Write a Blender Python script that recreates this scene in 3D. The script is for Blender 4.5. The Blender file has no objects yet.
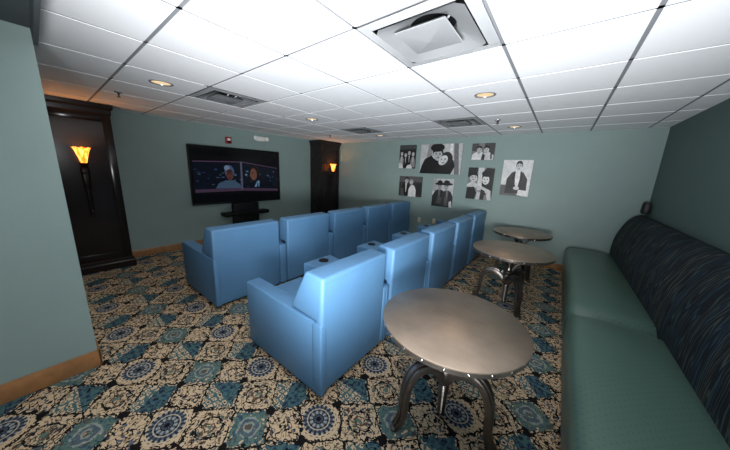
import bpy, bmesh, math, random
from mathutils import Vector, Matrix
random.seed(7)
PI = math.pi
SC = bpy.context.scene
COL = SC.collection

# ------------------------------------------------------------------ camera
CAMZ = 1.5418
cd = bpy.data.cameras.new('camera')
cd.sensor_width = 36.0
cd.lens = 12.3677
cd.clip_start = 0.02
cam = bpy.data.objects.new('camera', cd)
COL.objects.link(cam)
_yaw, _pit, _rol = math.radians(37.39844), math.radians(-12.04014), math.radians(2.28161)
_f = Vector((-math.sin(_yaw) * math.cos(_pit), math.cos(_yaw) * math.cos(_pit), math.sin(_pit)))
_r = Vector((math.cos(_yaw), math.sin(_yaw), 0))
_u = _r.cross(_f)
_r2 = math.cos(_rol) * _r + math.sin(_rol) * _u
_u2 = -math.sin(_rol) * _r + math.cos(_rol) * _u
_m = Matrix((_r2, _u2, -_f)).transposed().to_4x4()
_m.translation = Vector((0, 0, CAMZ))
cam.matrix_world = _m
SC.camera = cam

# ------------------------------------------------------------------ world, main light, exposure
w = bpy.data.worlds.new('world')
SC.world = w
w.use_nodes = True
w.node_tree.nodes['Background'].inputs[0].default_value = (0.55, 0.68, 0.8, 1)
w.node_tree.nodes['Background'].inputs[1].default_value = 0.10

def lamp(name, kind, loc, energy, col=(1, 1, 1), target=None, **kw):
    l = bpy.data.lights.new(name, kind)
    l.energy = energy
    l.color = col
    for k, v in kw.items():
        setattr(l, k, v)
    o = bpy.data.objects.new(name, l)
    COL.objects.link(o)
    o.location = loc
    if target is not None:
        d = Vector(target) - Vector(loc)
        o.rotation_euler = d.to_track_quat('-Z', 'Y').to_euler()
    return o

# bounced flash; this separate low lamp is added to light the ceiling evenly
lamp('bounce_fill', 'SPOT', (0.15, -0.42, 0.95), 960, (0.94, 0.97, 1.0), target=(-1.55, 2.75, 2.70),
     spot_size=math.radians(102), spot_blend=1.0, shadow_soft_size=0.32)
# the flash on the camera, along the lens
lamp('camera_flash', 'SPOT', (-0.06, 0.02, 1.74), 98, (0.94, 0.97, 1.0), target=(-3.9, 1.15, 0.95),
     spot_size=math.radians(128), spot_blend=1.0, shadow_soft_size=0.10)

SC.view_settings.view_transform = 'Standard'
SC.view_settings.look = 'None'
SC.view_settings.gamma = 1.0
SC.view_settings.use_curve_mapping = False
SC.view_settings.exposure = 0.0

# ------------------------------------------------------------------ helpers
def S(r, g, b):
    def c(x):
        x /= 255.0
        return x / 12.92 if x <= 0.04045 else ((x + 0.055) / 1.055) ** 2.4
    return (c(r), c(g), c(b), 1.0)

class NT:
    """small helper for building node trees"""
    def __init__(self, m):
        self.t = m.node_tree
    def n(self, kind, **kw):
        x = self.t.nodes.new(kind)
        for k, v in kw.items():
            setattr(x, k, v)
        return x
    def link(self, a, b):
        self.t.links.new(a, b)
    def put(self, sock, v):
        if isinstance(v, bpy.types.NodeSocket):
            self.link(v, sock)
        else:
            sock.default_value = v
    def math(self, op, a, b=None, c=None, clamp=False):
        x = self.n('ShaderNodeMath', operation=op, use_clamp=clamp)
        self.put(x.inputs[0], a)
        if b is not None:
            self.put(x.inputs[1], b)
        if c is not None:
            self.put(x.inputs[2], c)
        return x.outputs[0]
    def vec(self, op, a, b=None, out=0):
        x = self.n('ShaderNodeVectorMath', operation=op)
        self.put(x.inputs[0], a)
        if b is not None:
            self.put(x.inputs[1], b)
        return x.outputs[out]
    def mix(self, f, a, b):
        x = self.n('ShaderNodeMix', data_type='RGBA')
        self.put(x.inputs[0], f)
        self.put(x.inputs[6], a)
        self.put(x.inputs[7], b)
        return x.outputs[2]
    def ramp(self, f, stops, interp='LINEAR'):
        x = self.n('ShaderNodeValToRGB')
        r = x.color_ramp
        r.interpolation = interp
        while len(r.elements) < len(stops):
            r.elements.new(0.5)
        for e, (p, c) in zip(r.elements, stops):
            e.position = p
            e.color = c
        self.put(x.inputs[0], f)
        return x.outputs[0]
    def noise(self, v, scale, detail=2.0, rough=0.5, out=0):
        x = self.n('ShaderNodeTexNoise')
        if v is not None:
            self.put(x.inputs['Vector'], v)
        x.inputs['Scale'].default_value = scale
        x.inputs['Detail'].default_value = detail
        x.inputs['Roughness'].default_value = rough
        return x.outputs[out]
    def voro(self, v, scale, feature='F1', metric='EUCLIDEAN', rnd=1.0, out='Distance'):
        x = self.n('ShaderNodeTexVoronoi', feature=feature)
        if feature != 'DISTANCE_TO_EDGE':
            x.distance = metric
        self.put(x.inputs['Vector'], v)
        x.inputs['Scale'].default_value = scale
        x.inputs['Randomness'].default_value = rnd
        return x.outputs[out]
    def pos(self):
        return self.n('ShaderNodeNewGeometry').outputs['Position']
    def obj(self):
        return self.n('ShaderNodeTexCoord').outputs['Object']

def mat(name, col, rough=0.5, metal=0.0, spec=0.5, bump=None, var=0.0, vscale=8.0, emit=None, estr=0.0, coat=0.0, coord='obj'):
    m = bpy.data.materials.new(name)
    m.use_nodes = True
    b = m.node_tree.nodes['Principled BSDF']
    N = NT(m)
    b.inputs['Base Color'].default_value = col
    b.inputs['Roughness'].default_value = rough
    b.inputs['Metallic'].default_value = metal
    b.inputs['Specular IOR Level'].default_value = spec
    b.inputs['Coat Weight'].default_value = coat
    if emit:
        b.inputs['Emission Color'].default_value = emit
        b.inputs['Emission Strength'].default_value = estr
    P = N.obj() if coord == 'obj' else N.pos()
    if var:
        f = N.noise(P, vscale, 4)
        dk = tuple(c * (1 - var) for c in col[:3]) + (1,)
        lt = tuple(min(1, c * (1 + var)) for c in col[:3]) + (1,)
        N.link(N.ramp(f, [(0.3, dk), (0.7, lt)]), b.inputs['Base Color'])
    if bump:
        sc, st = bump
        bp = N.n('ShaderNodeBump')
        bp.inputs['Strength'].default_value = st
        bp.inputs['Distance'].default_value = 0.004
        N.link(N.noise(P, sc, 3), bp.inputs['Height'])
        N.link(bp.outputs[0], b.inputs['Normal'])
    return m

def new_bm():
    return bmesh.new()

def merge(bm, t):
    me = bpy.data.meshes.new('tmp')
    t.to_mesh(me)
    t.free()
    bm.from_mesh(me)
    bpy.data.meshes.remove(me)

def hexa(bm, pts, r=0.0, seg=3):
    """eight corners: bottom four anticlockwise, then top four; optional rounded edges"""
    t = bmesh.new()
    v = [t.verts.new(p) for p in pts]
    for q in ((3, 2, 1, 0), (4, 5, 6, 7), (0, 1, 5, 4), (1, 2, 6, 5), (2, 3, 7, 6), (3, 0, 4, 7)):
        t.faces.new([v[i] for i in q])
    bmesh.ops.recalc_face_normals(t, faces=t.faces)
    if r > 0:
        bmesh.ops.bevel(t, geom=list(t.edges), offset=r, offset_type='OFFSET', segments=seg, profile=0.5, affect='EDGES', clamp_overlap=True)
    merge(bm, t)

def box(bm, x0, x1, y0, y1, z0, z1, r=0.0, seg=2):
    hexa(bm, [(x0, y0, z0), (x1, y0, z0), (x1, y1, z0), (x0, y1, z0), (x0, y0, z1), (x1, y0, z1), (x1, y1, z1), (x0, y1, z1)], r, seg)

def lathe(bm, prof, seg=32, cx=0, cy=0, cap=True):
    """profile of (radius, z) turned about the vertical axis"""
    t = bmesh.new()
    rings = []
    for (r, z) in prof:
        if r < 1e-6:
            rings.append([t.verts.new((cx, cy, z))])
        else:
            rings.append([t.verts.new((cx + r * math.cos(2 * PI * k / seg), cy + r * math.sin(2 * PI * k / seg), z)) for k in range(seg)])
    for a, b in zip(rings, rings[1:]):
        for k in range(seg):
            k2 = (k + 1) % seg
            if len(a) == 1 and len(b) == 1:
                continue
            if len(a) == 1:
                t.faces.new((a[0], b[k], b[k2]))
            elif len(b) == 1:
                t.faces.new((a[k], b[0], a[k2]))
            else:
                t.faces.new((a[k], b[k], b[k2], a[k2]))
    if cap:
        for rg in (rings[0], rings[-1]):
            if len(rg) > 2:
                t.faces.new(rg)
    bmesh.ops.recalc_face_normals(t, faces=t.faces)
    merge(bm, t)

def sweep(bm, path, sect, side=None, cap=True):
    """sweep a cross-section along a path. sect(i, n) -> list of (s, t): s along 'side', t along the path normal"""
    t = bmesh.new()
    rings = []
    n = len(path)
    P = [Vector(p) for p in path]
    for i in range(n):
        d = (P[min(i + 1, n - 1)] - P[max(i - 1, 0)]).normalized()
        sd = Vector(side) if side is not None else (Vector((0, 0, 1)).cross(d) if abs(d.z) < 0.95 else Vector((1, 0, 0)))
        sd = (sd - d * sd.dot(d)).normalized()
        nm = d.cross(sd)
        rings.append([t.verts.new(P[i] + sd * a + nm * b) for a, b in sect(i, n)])
    for a, b in zip(rings, rings[1:]):
        k = len(a)
        for j in range(k):
            t.faces.new((a[j], a[(j + 1) % k], b[(j + 1) % k], b[j]))
    if cap:
        t.faces.new(rings[0][::-1])
        t.faces.new(rings[-1])
    bmesh.ops.recalc_face_normals(t, faces=t.faces)
    merge(bm, t)

def tube(bm, path, r, seg=10, side=None):
    rr = r if callable(r) else (lambda f: r)
    sweep(bm, path, lambda i, n: [(rr(i / (n - 1)) * math.cos(2 * PI * k / seg), rr(i / (n - 1)) * math.sin(2 * PI * k / seg)) for k in range(seg)], side)

def bez(p0, p1, p2, p3, n=12):
    o = []
    for i in range(n + 1):
        t = i / n
        o.append(tuple((1 - t) ** 3 * a + 3 * (1 - t) ** 2 * t * b + 3 * (1 - t) * t * t * c + t ** 3 * d for a, b, c, d in zip(p0, p1, p2, p3)))
    return o

def obj(name, bm, m, parent=None, ang=38):
    me = bpy.data.meshes.new(name)
    bm.to_mesh(me)
    bm.free()
    for x in (m if isinstance(m, (list, tuple)) else [m]):
        me.materials.append(x)
    for p in me.polygons:
        p.use_smooth = True
    me.set_sharp_from_angle(angle=math.radians(ang))
    o = bpy.data.objects.new(name, me)
    COL.objects.link(o)
    if parent:
        o.parent = parent
    return o

def tag(o, label, cat, group=None):
    o['label'] = label
    o['category'] = cat
    if group:
        o['group'] = group
    return o

def thing(name, label, cat, loc=(0, 0, 0), rz=0.0, group=None):
    o = bpy.data.objects.new(name, None)
    o.empty_display_size = 0.1
    COL.objects.link(o)
    o.location = loc
    o.rotation_euler = (0, 0, rz)
    return tag(o, label, cat, group)

def dup(root, loc, label, rz=None, group=None):
    def cp(o, par):
        c = o.copy()
        COL.objects.link(c)
        c.parent = par
        for ch in o.children:
            cp(ch, c)
        return c
    r = cp(root, None)
    r.location = loc
    if rz is not None:
        r.rotation_euler = (0, 0, rz)
    r['label'] = label
    if group:
        r['group'] = group
    return r

def struct(name, bm, m, parent=None, ang=30):
    o = obj(name, bm, m, parent, ang)
    if parent is None:
        o['kind'] = 'structure'
    return o

# ------------------------------------------------------------------ room dimensions (metres)
H = 2.2844
XT, YP, XR = -5.404, 5.312, 1.026      # screen wall, photo wall, bench wall
G = 0.61
GX0, GY0 = -0.3933, 0.5449             # ceiling grid origin
YB = -1.6                              # the room goes on behind the photographer

# ------------------------------------------------------------------ materials
M = {}
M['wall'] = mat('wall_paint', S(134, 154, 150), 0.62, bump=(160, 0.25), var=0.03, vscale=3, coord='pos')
M['wall_dimmed'] = mat('wall_paint_dimmed', S(84, 106, 102), 0.62, bump=(160, 0.25), var=0.03, vscale=3, coord='pos')  # right wall: light falloff on this side is put into the colour
M['drywall'] = mat('soffit_paint_shaded', S(74, 82, 84), 0.8)  # darkened: the lack of light on soffit and header is painted in
M['tile'] = mat('ceiling_tile', S(238, 239, 241), 0.9, bump=(220, 0.25), coord='pos')
M['tee'] = mat('ceiling_tee', S(128, 130, 134), 0.6)
M['oak'] = mat('oak_baseboard', S(150, 106, 66), 0.45, var=0.2, vscale=14)
M['darkwood'] = mat('dark_stained_wood', S(33, 28, 28), 0.17, var=0.08, vscale=5, spec=0.3)
M['blue'] = mat('blue_leather', S(83, 126, 164), 0.52, bump=(260, 0.18), var=0.03, vscale=5)
M['black'] = mat('black_plastic', S(11, 11, 12), 0.4, spec=0.25)
M['satin_black'] = mat('satin_black_metal', S(13, 13, 14), 0.5, spec=0.25)
M['white_metal'] = mat('white_enamel', S(232, 234, 236), 0.4)
M['duct'] = mat('dark_duct', S(30, 32, 34), 0.7)
M['grille'] = mat('vent_grey_enamel', S(184, 186, 188), 0.45)
M['chrome'] = mat('chrome', (0.8, 0.8, 0.8, 1), 0.18, metal=1.0)
M['bronze'] = mat('aged_bronze', S(36, 28, 24), 0.38, metal=0.6)
M['iron'] = mat('cast_iron', S(118, 111, 105), 0.3, metal=0.9, bump=(60, 0.2), var=0.15, vscale=20)
M['rim'] = mat('rim_steel', S(120, 114, 108), 0.28, metal=1.0)
M['ivory'] = mat('ivory_plastic', S(214, 200, 170), 0.4)
M['red'] = mat('red_plastic', S(150, 36, 34), 0.4)
M['white_plastic'] = mat('white_plastic', S(225, 225, 220), 0.4)
M['lens'] = mat('clear_lens', S(235, 235, 235), 0.1)

# brushed metal of the table tops
def brushed():
    m = bpy.data.materials.new('brushed_metal_top')
    m.use_nodes = True
    N = NT(m)
    b = m.node_tree.nodes['Principled BSDF']
    P = N.obj()
    mp = N.n('ShaderNodeMapping')
    N.link(P, mp.inputs['Vector'])
    mp.inputs['Scale'].default_value = (3, 60, 3)
    mp.inputs['Rotation'].default_value = (0, 0, 0.5)
    f = N.noise(mp.outputs[0], 3.0, 4)
    g = N.noise(P, 6.0, 4)
    c = N.mix(N.math('MULTIPLY', f, 0.5), N.ramp(g, [(0.3, S(148, 132, 117)), (0.7, S(172, 154, 137))]), S(138, 124, 112))
    N.link(c, b.inputs['Base Color'])
    b.inputs['Metallic'].default_value = 0.85
    N.link(N.math('MULTIPLY_ADD', f, 0.14, 0.33), b.inputs['Roughness'])
    return m
M['top'] = brushed()

# green vinyl with a fine dotted grid
def vinyl():
    m = bpy.data.materials.new('green_vinyl')
    m.use_nodes = True
    N = NT(m)
    b = m.node_tree.nodes['Principled BSDF']
    P = N.pos()
    mp = N.n('ShaderNodeMapping')
    N.link(P, mp.inputs['Vector'])
    mp.inputs['Rotation'].default_value = (0, 0, PI / 4)
    mp.inputs['Scale'].default_value = (34, 34, 0)
    d = N.vec('SUBTRACT', N.vec('FRACTION', mp.outputs[0]), (0.5, 0.5, 0))
    l = N.vec('LENGTH', d, out=1)
    f = N.math('LESS_THAN', l, 0.2)
    c = N.mix(N.math('MULTIPLY', f, 0.5), S(78, 104, 94), S(56, 78, 72))
    N.link(c, b.inputs['Base Color'])
    b.inputs['Roughness'].default_value = 0.3
    bp = N.n('ShaderNodeBump')
    bp.inputs['Strength'].default_value = 0.35
    bp.inputs['Distance'].default_value = 0.003
    N.link(N.math('ADD', N.math('MULTIPLY', f, -1), N.math('MULTIPLY', N.noise(P, 9, 2), 2.0)), bp.inputs['Height'])
    N.link(bp.outputs[0], b.inputs['Normal'])
    return m
M['vinyl'] = vinyl()

# navy fabric with wavy streaks
def wavy():
    m = bpy.data.materials.new('navy_wave_fabric')
    m.use_nodes = True
    N = NT(m)
    b = m.node_tree.nodes['Principled BSDF']
    P = N.pos()
    mp = N.n('ShaderNodeMapping')
    N.link(P, mp.inputs['Vector'])
    mp.inputs['Scale'].default_value = (1.0, 8.0, 0.75)
    mp.inputs['Rotation'].default_value = (0.10, 0, 0)
    nz = N.noise(mp.outputs[0], 3.0, 0.6, 0.4)
    s = N.math('SINE', N.math('MULTIPLY', nz, 40))
    pick = N.noise(mp.outputs[0], 1.6, 1.0)
    line = N.ramp(pick, [(0.36, S(52, 80, 98)), (0.5, S(80, 98, 100)), (0.64, S(98, 98, 90))])
    c = N.mix(N.math('MULTIPLY_ADD', s, 0.75, -0.2, clamp=True), S(22, 28, 34), line)
    N.link(c, b.inputs['Base Color'])
    b.inputs['Roughness'].default_value = 0.8
    b.inputs['Specular IOR Level'].default_value = 0.2
    return m
M['wavy'] = wavy()

# patterned carpet: a quilt of diamond tiles with medallions
def carpet():
    m = bpy.data.materials.new('ornamental_carpet')
    m.use_nodes = True
    N = NT(m)
    b = m.node_tree.nodes['Principled BSDF']
    P = N.pos()
    LU, LV = 0.668, 0.607
    cream, cream2 = S(216, 190, 156), S(178, 152, 122)
    black, navy, slate = S(24, 21, 22), S(48, 52, 68), S(88, 98, 116)
    teal, teal2, green = S(78, 110, 112), S(56, 84, 104), S(98, 122, 112)
    pale, brown = S(168, 172, 160), S(98, 76, 58)
    # a little wobble for scrolled borders
    wob = N.vec('SCALE', N.vec('SUBTRACT', N.noise(P, 24, 1, out=1), (0.5, 0.5, 0.5)))
    wob.node.inputs['Scale'].default_value = 0.045
    Pw = N.vec('MULTIPLY', N.vec('ADD', P, wob), (1, 1, 0))
    uv = N.vec('DIVIDE', N.vec('SUBTRACT', Pw, (-0.98, 0.272, 0)), (LU, LV, 1))
    uv0 = N.vec('DIVIDE', N.vec('SUBTRACT', N.vec('MULTIPLY', P, (1, 1, 0)), (-0.98, 0.272, 0)), (LU, LV, 1))
    def local(src, cu, cv):
        q = N.vec('SUBTRACT', N.vec('FRACTION', N.vec('ADD', src, (0.5 - cu, 0.5 - cv, 0))), (0.5, 0.5, 0))
        return N.vec('MULTIPLY', q, (1, 1, 0))
    sites = [(0.0, 0.0, 0.16, 'med'), (0.57, 0.0, 0.0, 'blue'), (0.03, 0.5, 0.0, 'blue'), (0.57, 0.5, 0.02, 'green'),
             (0.31, 0.25, 0.04, 'cream'), (0.31, 0.75, 0.04, 'cream'), (0.82, 0.25, -0.10, 'small'), (0.82, 0.75, -0.10, 'small')]
    sc = []
    for cu, cv, bias, kind in sites:
        q = local(uv, cu, cv)
        d1 = N.vec('DOT_PRODUCT', N.vec('ABSOLUTE', q), (4, 4, 0), out=1)
        d2 = N.vec('LENGTH', q, out=1)
        if kind == 'med':
            s = N.math('MULTIPLY_ADD', d2, 5.0, -0.12)
        else:
            s = N.math('ADD', N.math('MULTIPLY', d1, 0.55), N.math('MULTIPLY_ADD', d2, 2.4, -bias))
        sc.append(s)
    m1 = sc[0]
    for s in sc[1:]:
        m1 = N.math('MINIMUM', m1, s)
    is_ = [N.math('LESS_THAN', s, N.math('ADD', m1, 1e-4)) for s in sc]
    m2 = None
    for s, i in zip(sc, is_):
        t = N.math('MULTIPLY_ADD', i, 10.0, s)
        m2 = t if m2 is None else N.math('MINIMUM', m2, t)
    edge = N.math('SUBTRACT', m2, m1)
    # ornament fields
    vA = N.voro(Pw, 44, rnd=0.8)
    vAc = N.voro(Pw, 44, rnd=0.8, out='Color')
    vS = N.voro(Pw, 27, 'F1', 'CHEBYCHEV', rnd=0.2)
    vF = N.voro(Pw, 25, rnd=0.35)
    rnd = N.n('ShaderNodeSeparateColor')
    N.link(vAc, rnd.inputs[0])
    rnd = rnd.outputs[0]
    nz = N.noise(P, 38, 2)
    def curl(scale, wd, off=0.5):
        return N.math('LESS_THAN', N.math('ABSOLUTE', N.math('SUBTRACT', N.noise(P, scale, 0.5), off)), wd)
    line = curl(30, 0.028)
    line2 = curl(22, 0.018, 0.56)
    # cream ground with mixed blossoms and scrolled outlines
    blos = N.ramp(rnd, [(0.0, teal), (0.22, navy), (0.4, cream), (0.55, brown), (0.7, slate), (0.85, green)], 'CONSTANT')
    inner = N.mix(N.math('LESS_THAN', vA, 0.46), cream, blos)
    inner = N.mix(N.math('LESS_THAN', vA, 0.14), inner, cream2)
    inner = N.mix(line, inner, brown)
    inner = N.mix(line2, inner, black)
    for cu_, cv_ in ((0.31, 0.25), (0.31, 0.75)):
        qd = N.vec('DOT_PRODUCT', N.vec('ABSOLUTE', local(uv, cu_, cv_)), (4, 4, 0), out=1)
        ql = N.math('MULTIPLY_ADD', N.vec('LENGTH', local(uv, cu_, cv_), out=1), 3.0, N.math('MULTIPLY', qd, 0.3))
        ql = N.math('ADD', ql, N.math('MULTIPLY_ADD', nz, 0.16, -0.08))
        inner = N.mix(N.math('LESS_THAN', N.math('ABSOLUTE', N.math('SUBTRACT', ql, 0.50)), 0.035), inner, black)
        inner = N.mix(N.math('LESS_THAN', N.math('ABSOLUTE', N.math('SUBTRACT', ql, 0.22)), 0.03), inner, brown)
        inner = N.mix(N.math('LESS_THAN', ql, 0.12), inner, green)
    colc = N.mix(N.math('LESS_THAN', edge, N.math('MULTIPLY_ADD', nz, 0.5, 0.13)), inner, cream)
    # blue diamonds: half flowers, half small squares
    sq = N.mix(N.math('LESS_THAN', vS, 0.34), teal, cream)
    sq = N.mix(N.math('LESS_THAN', vS, 0.15), sq, navy)
    fl = N.mix(N.math('LESS_THAN', vF, 0.44), teal, teal2)
    fl = N.mix(N.math('LESS_THAN', vF, 0.27), fl, navy)
    fl = N.mix(N.math('LESS_THAN', vF, 0.10), fl, slate)
    fl = N.mix(line2, fl, black)
    half = N.vec('DOT_PRODUCT', local(uv0, 0.07, 0.0), (1, 0.6, 0), out=1)
    colb = N.mix(N.math('GREATER_THAN', N.math('SINE', N.math('MULTIPLY', half, 6.283)), 0.25), fl, sq)
    # green diamonds with a pale ring
    qg = N.vec('LENGTH', local(uv, 0.57, 0.5), out=1)
    colg = N.mix(N.math('LESS_THAN', vA, 0.42), green, N.ramp(rnd, [(0, teal), (0.35, cream), (0.5, slate), (0.75, brown)], 'CONSTANT'))
    colg = N.mix(line, colg, teal2)
    rg = N.ramp(qg, [(0.0, brown), (0.03, pale), (0.05, slate), (0.085, pale), (0.105, green)], 'CONSTANT')
    colg = N.mix(N.math('MULTIPLY', N.math('MULTIPLY', N.math('LESS_THAN', qg, 0.12), N.math('GREATER_THAN', nz, 0.42)), 0.75), colg, rg)
    # small cream blocks
    cols = N.mix(N.math('LESS_THAN', vA, 0.44), cream, N.ramp(rnd, [(0, brown), (0.35, slate), (0.6, black), (0.8, cream2)], 'CONSTANT'))
    cols = N.mix(line, cols, black)
    # medallion rings with petals
    qm = local(uv0, 0.0, 0.0)
    rm = N.vec('LENGTH', qm, out=1)
    sp = N.n('ShaderNodeSeparateXYZ')
    N.link(qm, sp.inputs[0])
    an = N.math('ARCTAN2', sp.outputs[1], sp.outputs[0])
    pet = N.math('GREATER_THAN', N.math('SINE', N.math('MULTIPLY_ADD', an, 11, N.math('MULTIPLY', nz, 3.0))), 0.0)
    pet2 = N.math('GREATER_THAN', N.math('SINE', N.math('MULTIPLY', an, 20)), 0.0)
    A_ = N.ramp(rm, [(0, black), (0.02, navy), (0.045, black), (0.052, pale), (0.085, slate), (0.098, pale), (0.112, navy), (0.150, black), (0.158, cream), (0.168, cream), (0.205, cream2), (0.216, black)], 'CONSTANT')
    B_ = N.ramp(rm, [(0, black), (0.02, slate), (0.045, black), (0.052, slate), (0.085, black), (0.098, cream), (0.112, slate), (0.14, pale), (0.155, cream), (0.168, slate), (0.178, cream), (0.212, cream), (0.232, cream2)], 'CONSTANT')
    colm = N.mix(N.math('LESS_THAN', rm, 0.105), N.mix(pet2, A_, B_), N.mix(pet, B_, A_))
    colm = N.mix(N.math('LESS_THAN', rm, 0.1), colm, N.mix(pet, A_, B_))
    out = colc
    for i, (cu, cv, bi, kind) in zip(is_, sites):
        c = {'med': colm, 'blue': colb, 'green': colg, 'cream': None, 'small': cols}[kind]
        if c is not None:
            out = N.mix(i, out, c)
    # borders: black scroll line with cream edging and curls
    bl = N.math('MULTIPLY', N.math('LESS_THAN', edge, 0.26), N.math('GREATER_THAN', N.noise(P, 30, 1), 0.48))
    out = N.mix(bl, out, cream)
    cu = N.math('MULTIPLY', curl(34, 0.05), N.math('LESS_THAN', edge, 0.30))
    out = N.mix(cu, out, black)
    out = N.mix(N.math('LESS_THAN', edge, N.math('MULTIPLY_ADD', N.noise(P, 26, 1), 0.22, -0.035)), out, black)
    # knots at two of the corners
    for cu, cv in ((0.03, 0.25), (0.58, 0.75), (0.03, 0.75), (0.58, 0.25)):
        k = N.vec('LENGTH', local(uv, cu, cv), out=1)
        out = N.mix(N.math('LESS_THAN', N.math('MULTIPLY_ADD', nz, 0.05, k), 0.07), out, black)
    fuzz = N.noise(P, 420, 2)
    out = N.mix(N.math('MULTIPLY', fuzz, 0.35), out, N.mix(0.5, out, (0.02, 0.02, 0.02, 1)))
    N.link(out, b.inputs['Base Color'])
    b.inputs['Roughness'].default_value = 0.95
    b.inputs['Specular IOR Level'].default_value = 0.1
    bp = N.n('ShaderNodeBump')
    bp.inputs['Strength'].default_value = 0.4
    bp.inputs['Distance'].default_value = 0.004
    N.link(fuzz, bp.inputs['Height'])
    N.link(bp.outputs[0], b.inputs['Normal'])
    return m
M['carpet'] = carpet()

def glow(name, col, strength, base=0.02, rough=0.3):
    m = bpy.data.materials.new(name)
    m.use_nodes = True
    b = m.node_tree.nodes['Principled BSDF']
    b.inputs['Base Color'].default_value = (base, base, base, 1)
    b.inputs['Roughness'].default_value = rough
    b.inputs['Specular IOR Level'].default_value = 0.2
    b.inputs['Emission Color'].default_value = col
    b.inputs['Emission Strength'].default_value = strength
    return m
M['can_glow'] = glow('warm_lamp_glow', (1.0, 0.74, 0.42, 1), 0.95)

# amber glass of the torch shades
def amber():
    m = bpy.data.materials.new('amber_glass')
    m.use_nodes = True
    N = NT(m)
    b = m.node_tree.nodes['Principled BSDF']
    P = N.obj()
    mp = N.n('ShaderNodeMapping')
    N.link(P, mp.inputs['Vector'])
    mp.inputs['Scale'].default_value = (9, 9, 2.2)
    f = N.noise(mp.outputs[0], 5, 3)
    N.link(N.ramp(f, [(0.38, (1.0, 0.16, 0.01, 1)), (0.5, (1.0, 0.36, 0.04, 1)), (0.62, (1.0, 0.62, 0.18, 1))]), b.inputs['Emission Color'])
    b.inputs['Base Color'].default_value = (0.5, 0.2, 0.03, 1)
    b.inputs['Emission Strength'].default_value = 1.7
    b.inputs['Roughness'].default_value = 0.2
    return m
M['amber'] = amber()

# ------------------------------------------------------------------ room shell
bm = new_bm(); box(bm, XT - 0.1, XR + 0.1, YB, YP + 0.1, -0.1, 0.0)
struct('floor', bm, M['carpet'])
bm = new_bm(); box(bm, XT - 0.1, XR + 0.1, YP, YP + 0.1, 0.0, H + 0.3)
struct('wall_back', bm, M['wall'])
bm = new_bm(); box(bm, XT - 0.1, XT, -0.1, YP, 0.0, H + 0.3)
struct('wall_left', bm, M['wall'])
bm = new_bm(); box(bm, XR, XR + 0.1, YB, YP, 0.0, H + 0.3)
struct('wall_right', bm, M['wall_dimmed'])
XS, YS = -2.60, 0.10                   # the wall stub beside the photographer
bm = new_bm()
box(bm, XS - 0.16, XS, YB, YS, 0.0, H + 0.02)
box(bm, XT, XS - 0.16, -0.1, 0.0, 0.0, H + 0.02)
struct('wall_front', bm, M['wall'])

bm = new_bm()
box(bm, XT, XT + 0.014, 0.72, 4.56, 0.0, 0.115, 0.004)
struct('baseboard_left', bm, M['oak'])
bm = new_bm()
box(bm, XT + 0.42, XR, YP - 0.014, YP, 0.0, 0.115, 0.004)
struct('baseboard_back', bm, M['oak'])
bm = new_bm()
box(bm, XS, XS + 0.014, YB, YS + 0.014, 0.0, 0.135, 0.004)
box(bm, XS - 0.16, XS + 0.014, YS, YS + 0.014, 0.0, 0.135, 0.004)
struct('baseboard_front', bm, M['oak'])

# dropped drywall ceiling over the photographer with a header strip
bm = new_bm(); box(bm, XS - 0.16, XR, YB, YS, H + 0.0, H + 0.1)
struct('ceiling_soffit', bm, M['drywall'])
bm = new_bm(); box(bm, XS, XS + 1.2, YS, YS + 0.018, H - 0.085, H + 0.1)
struct('trim_1', bm, M['drywall'])

VENTS = {(-1, 1): 0, (-5, 1): 1, (-5, 5): 2, (-2, 5): 3}       # grid cells that carry an air vent
CANS = {(-5, 0): 0, (-5, 3): 1, (-1, 3): 2, (-1, 6): 3, (-5, 6): 4}
def cell(i, j):
    return GX0 + i * G, GY0 + j * G
bm = new_bm()
RC = 0.078
gap = 0.011
for i in range(-9, 3):
    for j in range(-1, 8):
        x0, y0 = cell(i, j)
        x1, y1 = x0 + G - gap, y0 + G - gap
        x0 += gap; y0 += gap
        x0, x1 = max(x0, XT), min(x1, XR)
        y0, y1 = max(y0, YS + 0.018), min(y1, YP)
        if x1 - x0 < 0.02 or y1 - y0 < 0.02 or (i, j) in VENTS:
            continue
        if (i, j) in CANS:
            cx, cy = (x0 + x1) / 2, (y0 + y1) / 2
            hx, hy = (x1 - x0) / 2, (y1 - y0) / 2
            n = 48
            rings = []
            for kind in range(4):
                rg = []
                for k in range(n):
                    a = 2 * PI * (k + 0.5) / n
                    c, s = math.cos(a), math.sin(a)
                    q = 1 / max(abs(c), abs(s))
                    if kind == 0: rg.append(bm.verts.new((cx + hx * c * q, cy + hy * s * q, H + 0.012)))
                    if kind == 1: rg.append(bm.verts.new((cx + hx * c * q, cy + hy * s * q, H)))
                    if kind == 2: rg.append(bm.verts.new((cx + RC * c, cy + RC * s, H)))
                    if kind == 3: rg.append(bm.verts.new((cx + RC * c, cy + RC * s, H + 0.016)))
                rings.append(rg)
            for a, b in zip(rings, rings[1:]):
                for k in range(n):
                    bm.faces.new((a[k], b[k], b[(k + 1) % n], a[(k + 1) % n]))
        else:
            box(bm, x0, x1, y0, y1, H, H + 0.012)
bmesh.ops.recalc_face_normals(bm, faces=bm.faces)
ceil = struct('ceiling', bm, M['tile'], ang=20)
bm = new_bm()
for i in range(-8, 3):
    x = GX0 + i * G
    box(bm, x - 0.013, x + 0.013, YS + 0.018, YP, H + 0.004, H + 0.03)
for j in range(0, 8):
    y = GY0 + j * G
    box(bm, XT, XR, y - 0.013, y + 0.013, H + 0.004, H + 0.03)
tees = obj('ceiling_grid', bm, M['tee'], ceil)

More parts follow.
